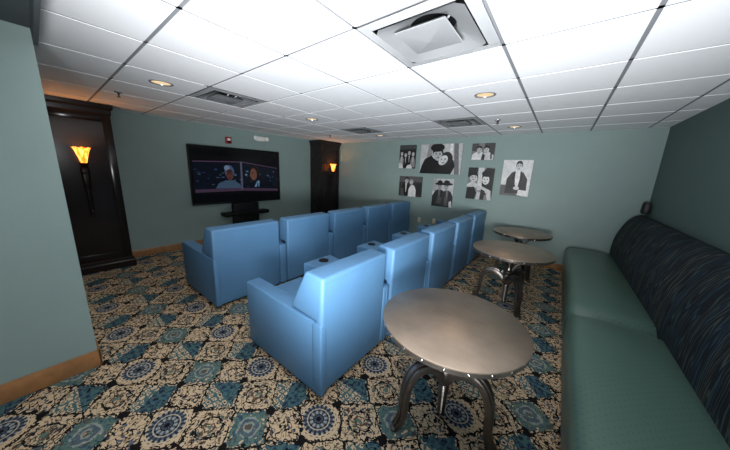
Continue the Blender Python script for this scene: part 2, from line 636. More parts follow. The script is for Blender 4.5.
# ------------------------------------------------------------------ ceiling fittings
def sqring(bm, h0, z0, h1, z1):
    t = bmesh.new()
    a = [t.verts.new((sx * h0, sy * h0, z0)) for sx, sy in ((-1, -1), (1, -1), (1, 1), (-1, 1))]
    b = [t.verts.new((sx * h1, sy * h1, z1)) for sx, sy in ((-1, -1), (1, -1), (1, 1), (-1, 1))]
    for k in range(4):
        t.faces.new((a[k], a[(k + 1) % 4], b[(k + 1) % 4], b[k]))
    bmesh.ops.solidify(t, geom=t.faces[:], thickness=0.003)
    merge(bm, t)

VL = ['large-looking white square ceiling vent nearest overhead with dark duct showing',
      'grey square ceiling vent up left, above and before the television',
      'small far ceiling vent close to the tall wooden column in the corner',
      'far ceiling vent above the hugging couple picture on the back wall']
def vent(i, j, k):
    x, y = cell(i, j)
    t = thing('ceiling_vent', VL[k], 'air vent', (x + G / 2, y + G / 2, H), 0, 'square ceiling vents')
    b = new_bm()
    sqring(b, 0.2985, 0.0, 0.240, -0.004)
    sqring(b, 0.2985, 0.010, 0.2985, 0.0)
    sqring(b, 0.240, -0.004, 0.240, 0.006)
    obj('vent_frame', b, M['white_metal'], t)
    b = new_bm()
    sqring(b, 0.297, 0.011, 0.297, 0.19)
    box(b, -0.297, 0.297, -0.297, 0.297, 0.188, 0.194)
    obj('duct_box', b, M['duct'], t)
    b = new_bm()
    t_ = bmesh.new()
    n = 40
    q0, q1, q2 = [], [], []
    for kk in range(n):
        a = 2 * PI * (kk + 0.5) / n
        c_, s_ = math.cos(a), math.sin(a)
        q = 1 / max(abs(c_), abs(s_))
        q0.append(t_.verts.new((0.2355 * c_ * q, 0.2355 * s_ * q, -0.008)))
        q1.append(t_.verts.new((0.125 * c_, 0.125 * s_, 0.050)))
        q2.append(t_.verts.new((0.125 * c_, 0.125 * s_, 0.12)))
    for u_, v_ in ((q0, q1), (q1, q2)):
        for kk in range(n):
            t_.faces.new((u_[kk], u_[(kk + 1) % n], v_[(kk + 1) % n], v_[kk]))
    bmesh.ops.solidify(t_, geom=t_.faces[:], thickness=0.003)
    merge(b, t_)
    obj('outer_cone', b, M['grille'], t, ang=25)
    b = new_bm()
    lathe(b, [(0.124, 0.07), (0.124, 0.16), (0.0, 0.16)], 32, cap=False)
    obj('duct_neck', b, M['duct'], t)
    b = new_bm()
    sqring(b, 0.142, -0.022, 0.120, -0.004)
    hexa(b, [(-0.138, -0.138, -0.020), (0.138, -0.138, -0.020), (0.138, 0.138, -0.020), (-0.138, 0.138, -0.020), (-0.05, -0.05, 0.004), (0.05, -0.05, 0.004), (0.05, 0.05, 0.004), (-0.05, 0.05, 0.004)])
    sqring(b, 0.136, -0.0235, 0.002, -0.044)
    for v in b.verts:
        v.co.x += 0.005
        v.co.y -= 0.045
    obj('center_plate', b, M['grille'], t)
    for sx, sy in ((0.07, 0.10), (0.10, -0.02), (-0.12, 0.05)):
        b = new_bm()
        tube(b, [(sx * 0.6 - 0.02, sy * 0.6 - 0.02, 0.0), (sx, sy, 0.075)], 0.006, 6)
        obj('hanger_wire', b, M['white_metal'], t)
    return t
for (i, j), k in VENTS.items():
    vent(i, j, k)

CL = ['glowing recessed ceiling light left of the television vent, nearest the left column',
      'glowing recessed ceiling light in the middle of the far row, over the blue seats',
      'largest glowing recessed ceiling light, right of centre, with warm lamp',
      'small recessed ceiling light above the back wall pictures, near the right',
      'tiny recessed ceiling light beside the far vent near the corner column']
can0 = None
for (i, j), k in CANS.items():
    x, y = cell(i, j)
    loc = (x + G / 2, y + G / 2, H)
    if can0 is None:
        can0 = thing('recessed_light', CL[k], 'ceiling light', loc, 0, 'recessed ceiling lights')
        b = new_bm()
        lathe(b, [(0.094, 0.0), (0.092, -0.005), (0.080, -0.006), (0.075, -0.002), (0.075, 0.004), (0.092, 0.0)], 40, cap=False)
        obj('trim_ring', b, M['tee'], can0)
        b = new_bm()
        lathe(b, [(0.075, 0.0), (0.060, 0.06), (0.060, 0.09), (0.0, 0.09)], 40, cap=False)
        obj('reflector', b, M['chrome'], can0)
        b = new_bm()
        lathe(b, [(0.0, -0.003), (0.04, -0.002), (0.070, 0.002), (0.070, 0.008), (0.0, 0.009)], 32, cap=False)
        obj('bulb', b, M['can_glow'], can0)
    else:
        dup(can0, loc, CL[k])
    lamp('can_bulb', 'SPOT', (loc[0], loc[1], H - 0.008), 9.0, (1.0, 0.76, 0.5), target=(loc[0], loc[1], 0), spot_size=math.radians(115), spot_blend=0.8, shadow_soft_size=0.0)

SL = ['pendent sprinkler head with ring on the ceiling before the left column',
      'sprinkler head on the ceiling in front of the corner column',
      'sprinkler head on the ceiling between two recessed lights at the right']
sp0 = None
for k, (x, y) in enumerate(((-3.98, 0.68), (-4.13, 4.03), (-0.812, 3.90))):
    if sp0 is None:
        sp0 = thing('sprinkler_head', SL[k], 'sprinkler', (x, y, H), 0, 'ceiling sprinklers')
        b = new_bm(); lathe(b, [(0.0, 0.0), (0.036, 0.0), (0.034, -0.006), (0.016, -0.010), (0.0, -0.010)], 24, cap=False)
        obj('escutcheon', b, M['chrome'], sp0)
        b = new_bm(); lathe(b, [(0.010, -0.008), (0.010, -0.022), (0.006, -0.030), (0.005, -0.048)], 14)
        for sx in (-1, 1):
            tube(b, [(sx * 0.010, 0, -0.018), (sx * 0.015, 0, -0.032), (sx * 0.004, 0, -0.048)], 0.0025, 6)
        obj('frame', b, M['bronze'], sp0)
        b = new_bm(); lathe(b, [(0.0, -0.047), (0.018, -0.049), (0.018, -0.052), (0.0, -0.053)], 20, cap=False)
        obj('deflector', b, M['bronze'], sp0)
    else:
        dup(sp0, (x, y, H), SL[k])

# ------------------------------------------------------------------ dark wood columns with torch lamps
def column(y0, y1, label):
    t = thing('wood_column', label, 'column', (XT, y0, 0))
    W, D = y1 - y0, 0.40
    b = new_bm(); box(b, 0.001, D - 0.02, 0.0, W, 0.0, H - 0.004)
    obj('column_body', b, M['darkwood'], t)
    b = new_bm()
    for a, c in ((0.0, 0.085), (W - 0.085, W)):
        box(b, D - 0.02, D, a, c, 0.14, H - 0.13, 0.004)
    box(b, D - 0.02, D, 0.085, W - 0.085, H - 0.23, H - 0.13, 0.004)
    box(b, D - 0.02, D, 0.085, W - 0.085, 0.14, 0.25, 0.004)
    obj('face_frame', b, M['darkwood'], t)
    b = new_bm()
    prof = [(0.0, H - 0.14), (0.010, H - 0.125), (0.014, H - 0.075), (0.032, H - 0.05), (0.036, H - 0.004)]
    for (o0, z0), (o1, z1) in zip(prof, prof[1:]):
        hexa(b, [(0.001, -o0, z0), (D + o0, -o0, z0), (D + o0, W + o0, z0), (0.001, W + o0, z0),
                 (0.001, -o1, z1), (D + o1, -o1, z1), (D + o1, W + o1, z1), (0.001, W + o1, z1)])
    obj('crown_molding', b, M['darkwood'], t)
    b = new_bm()
    prof = [(0.030, 0.0), (0.030, 0.085), (0.018, 0.105), (0.014, 0.135), (0.0, 0.15)]
    for (o0, z0), (o1, z1) in zip(prof, prof[1:]):
        hexa(b, [(0.001, -o0, z0), (D + o0, -o0, z0), (D + o0, W + o0, z0), (0.001, W + o0, z0),
                 (0.001, -o1, z1), (D + o1, -o1, z1), (D + o1, W + o1, z1), (0.001, W + o1, z1)])
    obj('plinth', b, M['darkwood'], t)
    return t
column(0.035, 0.735, 'tall dark wood column at left, behind the pale wall edge')
column(4.55, 5.25, 'tall dark wood column in the far corner right of the television')

sc0 = None
def sconce(y, label):
    global sc0
    loc = (XT + 0.38, y, 1.50)
    if sc0 is not None:
        return dup(sc0, loc, label)
    t = sc0 = thing('torch_sconce', label, 'wall lamp', loc, 0, 'torch lamps on the columns')
    ax = 0.128
    b = new_bm()
    t_ = bmesh.new()
    seg = 32
    prof = [(0.026, 0.00), (0.034, 0.03), (0.044, 0.08), (0.056, 0.13), (0.070, 0.175), (0.084, 0.20)]
    rings = []
    for idx, (r, z) in enumerate(prof):
        fl_ = idx / (len(prof) - 1)
        rings.append([t_.verts.new((ax + (r * (1 + 0.07 * fl_ * math.cos(8 * 2 * PI * k / seg))) * math.cos(2 * PI * k / seg),
                                    (r * (1 + 0.07 * fl_ * math.cos(8 * 2 * PI * k / seg))) * math.sin(2 * PI * k / seg),
                                    z + 0.008 * fl_ * math.cos(8 * 2 * PI * k / seg))) for k in range(seg)])
    for a, c in zip(rings, rings[1:]):
        for k in range(seg):
            t_.faces.new((a[k], a[(k + 1) % seg], c[(k + 1) % seg], c[k]))
    t_.faces.new(rings[0][::-1])
    bmesh.ops.solidify(t_, geom=t_.faces[:], thickness=0.004)
    merge(b, t_)
    obj('glass_shade', b, M['amber'], t)
    b = new_bm()
    lathe(b, [(0.0, -0.05), (0.014, -0.048), (0.020, -0.03), (0.040, -0.012), (0.046, 0.004), (0.040, 0.010), (0.0, 0.002)], 24, ax, 0, cap=False)
    obj('cup', b, M['bronze'], t)
    for s in (-1, 1):
        b = new_bm()
        tube(b, [(ax, s * 0.020, -0.03), (ax - 0.02, s * 0.034, -0.07), (ax - 0.035, s * 0.030, -0.20), (ax - 0.06, s * 0.020, -0.42), (ax - 0.075, s * 0.012, -0.62)], lambda f: 0.011 - 0.004 * f, 8, side=(1, 0, 0))
        obj('stem_bar', b, M['bronze'], t)
    b = new_bm()
    lathe(b, [(0.0, -0.735), (0.008, -0.73), (0.015, -0.70), (0.009, -0.675), (0.022, -0.65), (0.022, -0.62), (0.008, -0.60)], 16, ax - 0.076, 0, cap=False)
    obj('finial', b, M['bronze'], t)
    b = new_bm()
    box(b, -0.0, 0.014, -0.030, 0.030, -0.34, -0.06, 0.006)
    tube(b, [(0.012, 0, -0.12), (0.06, 0, -0.12), (ax - 0.03, 0, -0.12)], 0.010, 8, side=(0, 1, 0))
    tube(b, [(ax - 0.032, -0.034, -0.12), (ax - 0.032, 0.034, -0.12)], 0.008, 8, side=(0, 0, 1))
    obj('wall_bracket', b, M['bronze'], t)
    return t
sconce(0.402, 'lit amber torch lamp on the left dark column')
sconce(4.905, 'lit amber torch lamp on the far corner column')
for y in (0.402, 4.905):
    lamp('torch_bulb', 'POINT', (XT + 0.38 + 0.128, y, 1.50 + 0.165), 4.8, (1.0, 0.45, 0.16), shadow_soft_size=0.03)

# ------------------------------------------------------------------ flat picture painting helpers
def clip(poly, W, Hh):
    def cut(pl, ins, inter):
        o = []
        for k in range(len(pl)):
            a, b = pl[k - 1], pl[k]
            if ins(b):
                if not ins(a): o.append(inter(a, b))
                o.append(b)
            elif ins(a):
                o.append(inter(a, b))
        return o
    def ix(c): return lambda a, b: (c, a[1] + (b[1] - a[1]) * (c - a[0]) / (b[0] - a[0]))
    def iy(c): return lambda a, b: (a[0] + (b[0] - a[0]) * (c - a[1]) / (b[1] - a[1]), c)
    for ins, it in ((lambda p: p[0] >= 0, ix(0)), (lambda p: p[0] <= W, ix(W)), (lambda p: p[1] >= 0, iy(0)), (lambda p: p[1] <= Hh, iy(Hh))):
        if poly:
            poly = cut(poly, ins, it)
    return poly

def ell(cx, cy, rx, ry, rot=0, n=22):
    o = []
    for k in range(n):
        a = 2 * PI * k / n
        x, y = rx * math.cos(a), ry * math.sin(a)
        o.append((cx + x * math.cos(rot) - y * math.sin(rot), cy + x * math.sin(rot) + y * math.cos(rot)))
    return o

def paint(name, shapes, W, Hh, place, parent, maker, step=0.0002):
    """shapes: list of (polygon in 0..W x 0..H, key); place(u, v, layer) -> local point; maker(key) -> material"""
    b = bmesh.new()
    keys = []
    for k, (pl, key) in enumerate(shapes):
        pl = clip(list(pl), W, Hh)
        if len(pl) < 3:
            continue
        if key not in keys:
            keys.append(key)
        try:
            f = b.faces.new([b.verts.new(place(u, v, (k + 1) * step)) for u, v in pl])
            f.material_index = keys.index(key)
        except ValueError:
            pass
    me = bpy.data.meshes.new(name)
    b.to_mesh(me)
    b.free()
    for key in keys:
        me.materials.append(maker(key))
    o = bpy.data.objects.new(name, me)
    COL.objects.link(o)
    o.parent = parent
    return o

_gm = {}
def gray(v):
    if v not in _gm:
        _gm[v] = mat('photo_print_grey', S(v, v, v), 0.5, var=0.16, vscale=20)
    return _gm[v]

# ------------------------------------------------------------------ television on its stand
TX = -5.30
t = thing('television', 'large black flat television showing a dark film scene on the far wall', 'television', (TX, 1.70, 0.80))
TW, TH = 1.83, 1.10
b = new_bm(); box(b, -0.062, -0.004, 0.0, TW, 0.0, TH, 0.006)
obj('cabinet', b, M['black'], t)
b = new_bm()
for a in ((0, TW, 0, 0.03), (0, TW, TH - 0.02, TH), (0, 0.022, 0.03, TH - 0.02), (TW - 0.022, TW, 0.03, TH - 0.02)):
    box(b, -0.006, 0.004, a[0], a[1], a[2], a[3], 0.002)
obj('bezel', b, M['black'], t)
b = new_bm(); box(b, XT - TX, -0.06, TW / 2 - 0.3, TW / 2 + 0.3, 0.30, 0.80)
obj('wall_mount', b, M['satin_black'], t)
_sm = {}
def scr(key):
    if key not in _sm:
        _sm[key] = glow('screen_light', S(*key), 0.5, 0.004, 0.12)
    return _sm[key]
pw, ph = TW - 0.044, TH - 0.05
def U(u, v): return (u * pw, v * ph)
def el(u, v, ru, rv, rot=0): return ell(u * pw, v * ph, ru * pw, rv * ph, rot)
def pg(*p): return [U(*q) for q in p]
sh = [(pg((0, 0), (1, 0), (1, 1), (0, 1)), (5, 6, 9)),
      (pg((0, 0.16), (1, 0.16), (1, 0.86), (0, 0.86)), (14, 12, 18)),
      (pg((0.02, 0.24), (0.98, 0.24), (0.98, 0.68), (0.52, 0.75), (0.02, 0.73)), (14, 20, 34))]
rs = random.Random(3)
for k in range(46):
    u, v = rs.uniform(0.03, 0.97), rs.uniform(0.27, 0.62)
    c = rs.choice([(70, 100, 140), (110, 130, 150), (50, 70, 80), (40, 60, 100), (30, 44, 66)])
    sh.append((el(u, v, rs.uniform(0.006, 0.02), rs.uniform(0.006, 0.02)), c))
# passenger, head-on, in a pale collar
sh += [(pg((0.22, 0.26), (0.25, 0.35), (0.33, 0.41), (0.42, 0.41), (0.49, 0.33), (0.50, 0.26)), (70, 92, 118)),
       (el(0.375, 0.575, 0.052, 0.12), (74, 92, 128)), (el(0.350, 0.64, 0.03, 0.05), (120, 140, 170)), (el(0.377, 0.52, 0.040, 0.105), (96, 62, 56)),
       (el(0.375, 0.58, 0.034, 0.03), (60, 46, 50)), (el(0.362, 0.53, 0.007, 0.012), (30, 20, 20)), (el(0.392, 0.53, 0.007, 0.012), (30, 20, 20)),
       (el(0.377, 0.46, 0.014, 0.010), (60, 30, 30))]
# driver in profile, dark suit
sh += [(pg((0.58, 0.26), (0.60, 0.36), (0.68, 0.44), (0.78, 0.42), (0.88, 0.34), (0.90, 0.26)), (12, 16, 30)),
       (el(0.675, 0.58, 0.055, 0.14), (30, 24, 26)), (el(0.655, 0.53, 0.042, 0.12), (118, 78, 66)), (pg((0.625, 0.54), (0.602, 0.50), (0.625, 0.48)), (118, 78, 66)),
       (el(0.645, 0.56, 0.012, 0.012), (40, 26, 26)), (pg((0.66, 0.28), (0.70, 0.40), (0.73, 0.40), (0.72, 0.27)), (110, 150, 180)), (pg((0.69, 0.27), (0.705, 0.39), (0.715, 0.27)), (20, 22, 40))]
# window frame of the car
sh += [(pg((0.02, 0.73), (0.52, 0.755), (0.98, 0.66), (0.98, 0.675), (0.52, 0.775), (0.02, 0.747)), (84, 64, 88)),
       (pg((0.02, 0.195), (0.5, 0.205), (0.98, 0.175), (0.98, 0.225), (0.5, 0.26), (0.02, 0.25)), (74, 56, 78)),
       (pg((0.498, 0.23), (0.518, 0.23), (0.522, 0.77), (0.50, 0.77)), (92, 92, 118))]
paint('screen', sh, pw, ph, lambda u, v, k: (-0.004 + k * 0.25, 0.022 + u, 0.03 + v), t, scr)

t = thing('television_stand', 'black column stand with a narrow shelf under the television', 'stand', (-5.22, 2.635, 0))
b = new_bm(); box(b, -0.05, 0.05, -0.27, 0.27, 0.03, 0.80, 0.006)
obj('column', b, M['satin_black'], t)
b = new_bm(); box(b, -0.14, 0.08, -0.45, 0.50, 0.548, 0.618, 0.008)
obj('shelf', b, M['satin_black'], t)
b = new_bm(); box(b, -0.16, 0.24, -0.45, 0.45, 0.0, 0.03, 0.008)
obj('base_plate', b, M['satin_black'], t)

# alarm and emergency lamp above it
t = thing('fire_alarm', 'small red fire alarm box on the wall above the television', 'fire alarm', (XT, 2.45, 1.98))
b = new_bm(); box(b, 0, 0.045, -0.055, 0.055, 0.0, 0.125, 0.006); obj('alarm_body', b, M['red'], t)
b = new_bm(); box(b, 0.045, 0.06, -0.03, 0.03, 0.055, 0.10, 0.006); obj('strobe_lens', b, M['lens'], t)
b = new_bm(); box(b, 0.045, 0.049, -0.035, 0.035, 0.015, 0.045, 0.001); obj('sounder_grille', b, M['black'], t)
t = thing('emergency_light', 'white twin-head emergency light on the wall above the television', 'emergency light', (XT, 3.13, 2.10))
b = new_bm(); box(b, 0, 0.05, -0.10, 0.10, 0.0, 0.10, 0.012); obj('housing', b, M['white_plastic'], t)
for s in (-1, 1):
    b = new_bm()
    lathe(b, [(0.0, 0.0), (0.022, 0.002), (0.045, 0.03), (0.047, 0.06), (0.0, 0.06)], 20, cap=False)
    for v in b.verts:
        v.co = Vector((v.co.z + 0.02, v.co.x + s * 0.13, v.co.y + 0.055))
    h = obj('lamp_head', b, M['white_plastic'], t)
    b = new_bm()
    lathe(b, [(0.0, 0.066), (0.03, 0.064), (0.041, 0.059), (0.0, 0.059)], 20, cap=False)
    for v in b.verts:
        v.co = Vector((v.co.z + 0.022, v.co.x + s * 0.13, v.co.y + 0.055))
    obj('lens', b, M['lens'], h)

# ------------------------------------------------------------------ black and white canvases on the back wall
def canvas(x0, x1, z0, z1, label, shapes, bg):
    W, Hh = x1 - x0, z1 - z0
    t = thing('photo_canvas', label, 'picture', (x0, YP, z0), 0, 'black and white pictures on the back wall')
    b = new_bm(); box(b, 0, W, -0.032, 0, 0, Hh, 0.003)
    obj('canvas_frame', b, gray(bg), t)
    s = [([(u * W, v * Hh) for u, v in pl], g) for pl, g in shapes]
    paint('print', s, W, Hh, lambda u, v, k: (u, -0.0322 - k, v), t, gray)
    return t
def E_(cx, cy, rx, ry, g, rot=0): return (ell(cx, cy, rx, ry, rot), g)
def face(cx, cy, rx, ry, skin=190, dark=40, hair=None, tilt=0.0):
    o = []
    if hair is not None:
        o.append(E_(cx, cy + ry * 0.32, rx * 1.2, ry * 1.0, hair, tilt))
    o.append(E_(cx, cy, rx, ry, skin, tilt))
    if hair is not None:
        o.append(([(cx - rx * 1.05, cy + ry * 0.35), (cx - rx * 0.2, cy + ry * 0.72), (cx + rx * 0.9, cy + ry * 0.5), (cx + rx * 1.05, cy + ry * 0.3), (cx + rx * 0.9, cy + ry * 1.1), (cx, cy + ry * 1.3), (cx - rx * 0.9, cy + ry * 1.1)], hair))
    for s in (-1, 1):
        o.append(E_(cx + s * rx * 0.42, cy + ry * 0.12, rx * 0.2, ry * 0.08, dark))
        o.append(E_(cx + s * rx * 0.42, cy + ry * 0.30, rx * 0.26, ry * 0.05, dark))
    o.append(([(cx - rx * 0.05, cy + ry * 0.1), (cx + rx * 0.15, cy - ry * 0.22), (cx - rx * 0.12, cy - ry * 0.22)], int(skin * 0.72)))
    o.append(E_(cx, cy - ry * 0.5, rx * 0.36, ry * 0.08, dark))
    return o
def bust(cx, top, wd, bot, g, neck=None):
    o = [([(cx - wd, bot), (cx - wd * 0.95, top - (top - bot) * 0.35), (cx - wd * 0.55, top - (top - bot) * 0.08), (cx - wd * 0.2, top), (cx + wd * 0.2, top),
           (cx + wd * 0.55, top - (top - bot) * 0.08), (cx + wd * 0.95, top - (top - bot) * 0.35), (cx + wd, bot)], g)]
    if neck:
        o.append(([(cx - wd * 0.18, top), (cx + wd * 0.18, top), (cx + wd * 0.05, top - (top - bot) * 0.6), (cx - wd * 0.05, top - (top - bot) * 0.6)], neck))
    return o
full = [(0, 0), (1, 0), (1, 1), (0, 1)]
# 1: group of people, upper left
s = [(full, 36), ([(0, 0.8), (1, 0.84), (1, 1), (0, 1)], 66)]
for cx, cy, g in ((0.15, 0.52, 150), (0.40, 0.46, 30), (0.62, 0.55, 24), (0.86, 0.5, 130)):
    s += bust(cx, cy, 0.14, 0.05, g, 200) + face(cx, cy + 0.12, 0.075, 0.10, 190, 40, 20)
s += [([(0, 0), (0.3, 0), (0.18, 0.2), (0, 0.24)], 200), ([(0.45, 0), (0.85, 0), (0.75, 0.18), (0.55, 0.14)], 210)]
canvas(-3.10, -2.69, 1.65, 2.165, 'small picture of a group in dark clothes, top left of the wall pictures', s, 60)
# 2: couple hugging, widest
s = [(full, 186), ([(0.1, 0), (0.2, 1), (0.32, 1), (0.24, 0)], 140), ([(0.86, 0), (0.80, 1), (0.9, 1), (0.97, 0)], 110), ([(0.72, 0.0), (0.72, 1), (0.78, 1), (0.80, 0.0)], 220),
     ([(0.0, 0.0), (0.05, 0.28), (0.12, 0.5), (0.28, 0.62), (0.5, 0.55), (0.62, 0.3), (0.72, 0)], 18),
     ([(0.5, 0), (0.5, 0.2), (0.66, 0.50), (0.82, 0.46), (0.86, 0.26), (0.78, 0.0)], 26), ([(0.3, 0.6), (0.36, 0.5), (0.42, 0.6)], 220)]
s += face(0.44, 0.64, 0.11, 0.20, 176, 40, 14, 0.15) + [E_(0.42, 0.88, 0.17, 0.14, 14)]
s += [E_(0.66, 0.50, 0.14, 0.24, 40)] + face(0.58, 0.46, 0.10, 0.17, 206, 50, None, -0.3) + [([(0.34, 0.12), (0.5, 0.22), (0.64, 0.2), (0.62, 0.12), (0.48, 0.1)], 26)]
canvas(-2.565, -1.665, 1.553, 2.165, 'widest picture, a dark-clad couple hugging, on the back wall', s, 150)
# 3: two people close together, upper right
s = [(full, 120), ([(0.6, 0.4), (1, 0.3), (1, 1), (0.55, 1)], 60), ([(0, 0.55), (0.3, 0.5), (0.3, 1), (0, 1)], 70)]
s += bust(0.32, 0.5, 0.30, -0.1, 214) + face(0.34, 0.58, 0.11, 0.22, 180, 40, 40) + bust(0.72, 0.46, 0.27, -0.1, 200) + face(0.66, 0.58, 0.11, 0.22, 190, 40, 24)
s += [([(0.46, 0.0), (0.5, 0.4), (0.62, 0.3), (0.6, 0)], 40), ([(0.86, 0.05), (0.84, 0.45), (0.9, 0.45), (0.93, 0.05)], 50)]
canvas(-1.49, -1.085, 1.846, 2.15, 'small wide picture of two pale-dressed people, top right of the couple', s, 110)
# 4: people in front of a dark street, lower left
s = [(full, 54), ([(0, 0.7), (1, 0.75), (1, 1), (0, 1)], 84), ([(0.7, 0.1), (1, 0.1), (1, 0.7), (0.75, 0.66)], 40)]
s += bust(0.32, 0.66, 0.24, -0.1, 26, 190) + face(0.34, 0.78, 0.08, 0.13, 170, 40, 20) + bust(0.60, 0.58, 0.17, -0.1, 214) + face(0.55, 0.72, 0.075, 0.12, 190, 40, 120)
s += [([(0.42, 0), (0.46, 0.2), (0.56, 0.18), (0.58, 0)], 225), ([(0.1, 0), (0.08, 0.4), (0.2, 0.4), (0.26, 0)], 80)]
canvas(-3.06, -2.48, 1.015, 1.473, 'lower left picture of two people in front of a dark street', s, 70)
# 5: two people in wide hats
s = [(full, 190), ([(0.0, 0.55), (0.2, 0.5), (0.2, 1), (0, 1)], 160)]
s += bust(0.34, 0.62, 0.36, -0.1, 30, 90) + bust(0.72, 0.60, 0.32, -0.1, 44, 110)
s += face(0.34, 0.72, 0.11, 0.12, 150, 30) + [E_(0.34, 0.81, 0.24, 0.045, 22), E_(0.34, 0.86, 0.13, 0.08, 20)]
s += face(0.66, 0.72, 0.11, 0.12, 160, 30) + [E_(0.68, 0.815, 0.28, 0.05, 30), E_(0.67, 0.87, 0.14, 0.08, 34)]
s += [([(0.2, 0.1), (0.3, 0.4), (0.5, 0.3), (0.45, 0.1)], 70), ([(0.6, 0.05), (0.62, 0.35), (0.78, 0.32), (0.8, 0.05)], 80), ([(0.86, 0), (0.84, 0.2), (0.95, 0.24), (1, 0)], 200)]
canvas(-2.215, -1.763, 0.862, 1.458, 'lowest picture, two people in wide-brimmed hats and dark coats', s, 170)
# 6: man and long-haired person
s = [(full, 130), ([(0.42, 0.3), (0.60, 0.3), (0.62, 1), (0.40, 1)], 206), ([(0, 0.7), (0.36, 0.74), (0.38, 1), (0, 1)], 30)]
s += [([(0.6, 0.2), (0.56, 0.86), (0.72, 1), (1, 0.98), (1, 0.1)], 34)] + face(0.72, 0.62, 0.13, 0.14, 214, 40, None, 0.15) + [E_(0.74, 0.82, 0.2, 0.10, 24)]
s += face(0.24, 0.68, 0.15, 0.12, 200, 40, 20, -0.2) + [([(0, 0.46), (0.2, 0.58), (0.5, 0.46), (0.95, 0.3), (1, 0.0), (0.86, 0.0), (0.78, 0.22), (0.4, 0.36), (0, 0.4)], 196),
      ([(0, 0), (0.02, 0.36), (0.3, 0.40), (0.42, 0.2), (0.36, 0)], 28), ([(0.4, 0), (0.44, 0.26), (0.6, 0.22), (0.62, 0)], 190), ([(0.56, 0.0), (0.58, 0.34), (0.74, 0.28), (0.72, 0)], 40)]
canvas(-1.505, -1.033, 1.09, 1.70, 'tall picture of two leaning people, left of the seated man picture', s, 120)
# 7: man in a dark jacket
s = [(full, 214), ([(0, 0), (0, 0.3), (0.2, 0.3), (0.4, 0.1), (0.7, 0.02), (0.8, 0)], 90)]
s += bust(0.54, 0.70, 0.37, 0.06, 44) + [([(0.46, 0.72), (0.62, 0.72), (0.64, 0.5), (0.60, 0.26), (0.50, 0.26), (0.47, 0.5)], 226)]
s += face(0.56, 0.82, 0.095, 0.12, 200, 40, 26) + [([(0.2, 0.44), (0.28, 0.2), (0.56, 0.24), (0.5, 0.32)], 30), ([(0.88, 0.44), (0.84, 0.2), (0.6, 0.22), (0.62, 0.32)], 34),
      E_(0.56, 0.22, 0.10, 0.05, 206), ([(0.62, 0.02), (0.64, 0.18), (0.9, 0.16), (0.92, 0.02)], 224), ([(0.46, 0.70), (0.36, 0.52), (0.46, 0.30)], 24), ([(0.63, 0.70), (0.74, 0.52), (0.64, 0.30)], 24)]
canvas(-0.90, -0.445, 1.215, 1.848, 'rightmost picture, a man in a dark jacket on a pale ground', s, 205)

# wall outlets
ot = None
for x, lb in ((-2.486, 'ivory wall outlet plate low on the back wall, the left of two'), (-2.13, 'ivory wall outlet plate low on the back wall, the right of two')):
    if ot is None:
        ot = thing('wall_outlet', lb, 'outlet', (x, YP, 0.44), 0, 'outlets on the back wall')
        b = new_bm(); box(b, -0.036, 0.036, -0.007, 0, 0, 0.116, 0.003); obj('cover_plate', b, M['ivory'], ot)
        for z in (0.036, 0.080):
            b = new_bm(); lathe(b, [(0.0, 0.0), (0.016, 0.0), (0.015, 0.003), (0.0, 0.003)], 16, cap=False)
            for v in b.verts: v.co = Vector((v.co.x, -0.0065 - v.co.z, v.co.y + z))
            obj('socket', b, M['white_plastic'], ot)
    else:
        dup(ot, (x, YP, 0.46), lb)

# small loudspeaker on the bench wall
t = thing('wall_speaker', 'small black loudspeaker on the dark wall above the bench end', 'speaker', (XR, 5.16, 1.115))
b = new_bm(); hexa(b, [(-0.085, -0.05, 0.0), (-0.02, -0.06, 0.0), (-0.02, 0.06, 0.0), (-0.085, 0.05, 0.0), (-0.078, -0.05, 0.16), (-0.02, -0.06, 0.16), (-0.02, 0.06, 0.16), (-0.078, 0.05, 0.16)], 0.008)
obj('cabinet', b, M['black'], t)
b = new_bm(); box(b, -0.022, 0.0, -0.02, 0.02, 0.05, 0.10); obj('bracket', b, M['satin_black'], t)
b = new_bm(); hexa(b, [(-0.089, -0.040, 0.012), (-0.08, -0.040, 0.012), (-0.08, 0.040, 0.012), (-0.089, 0.040, 0.012), (-0.082, -0.040, 0.148), (-0.074, -0.040, 0.148), (-0.074, 0.040, 0.148), (-0.082, 0.040, 0.148)])
obj('grille', b, M['satin_black'], t)

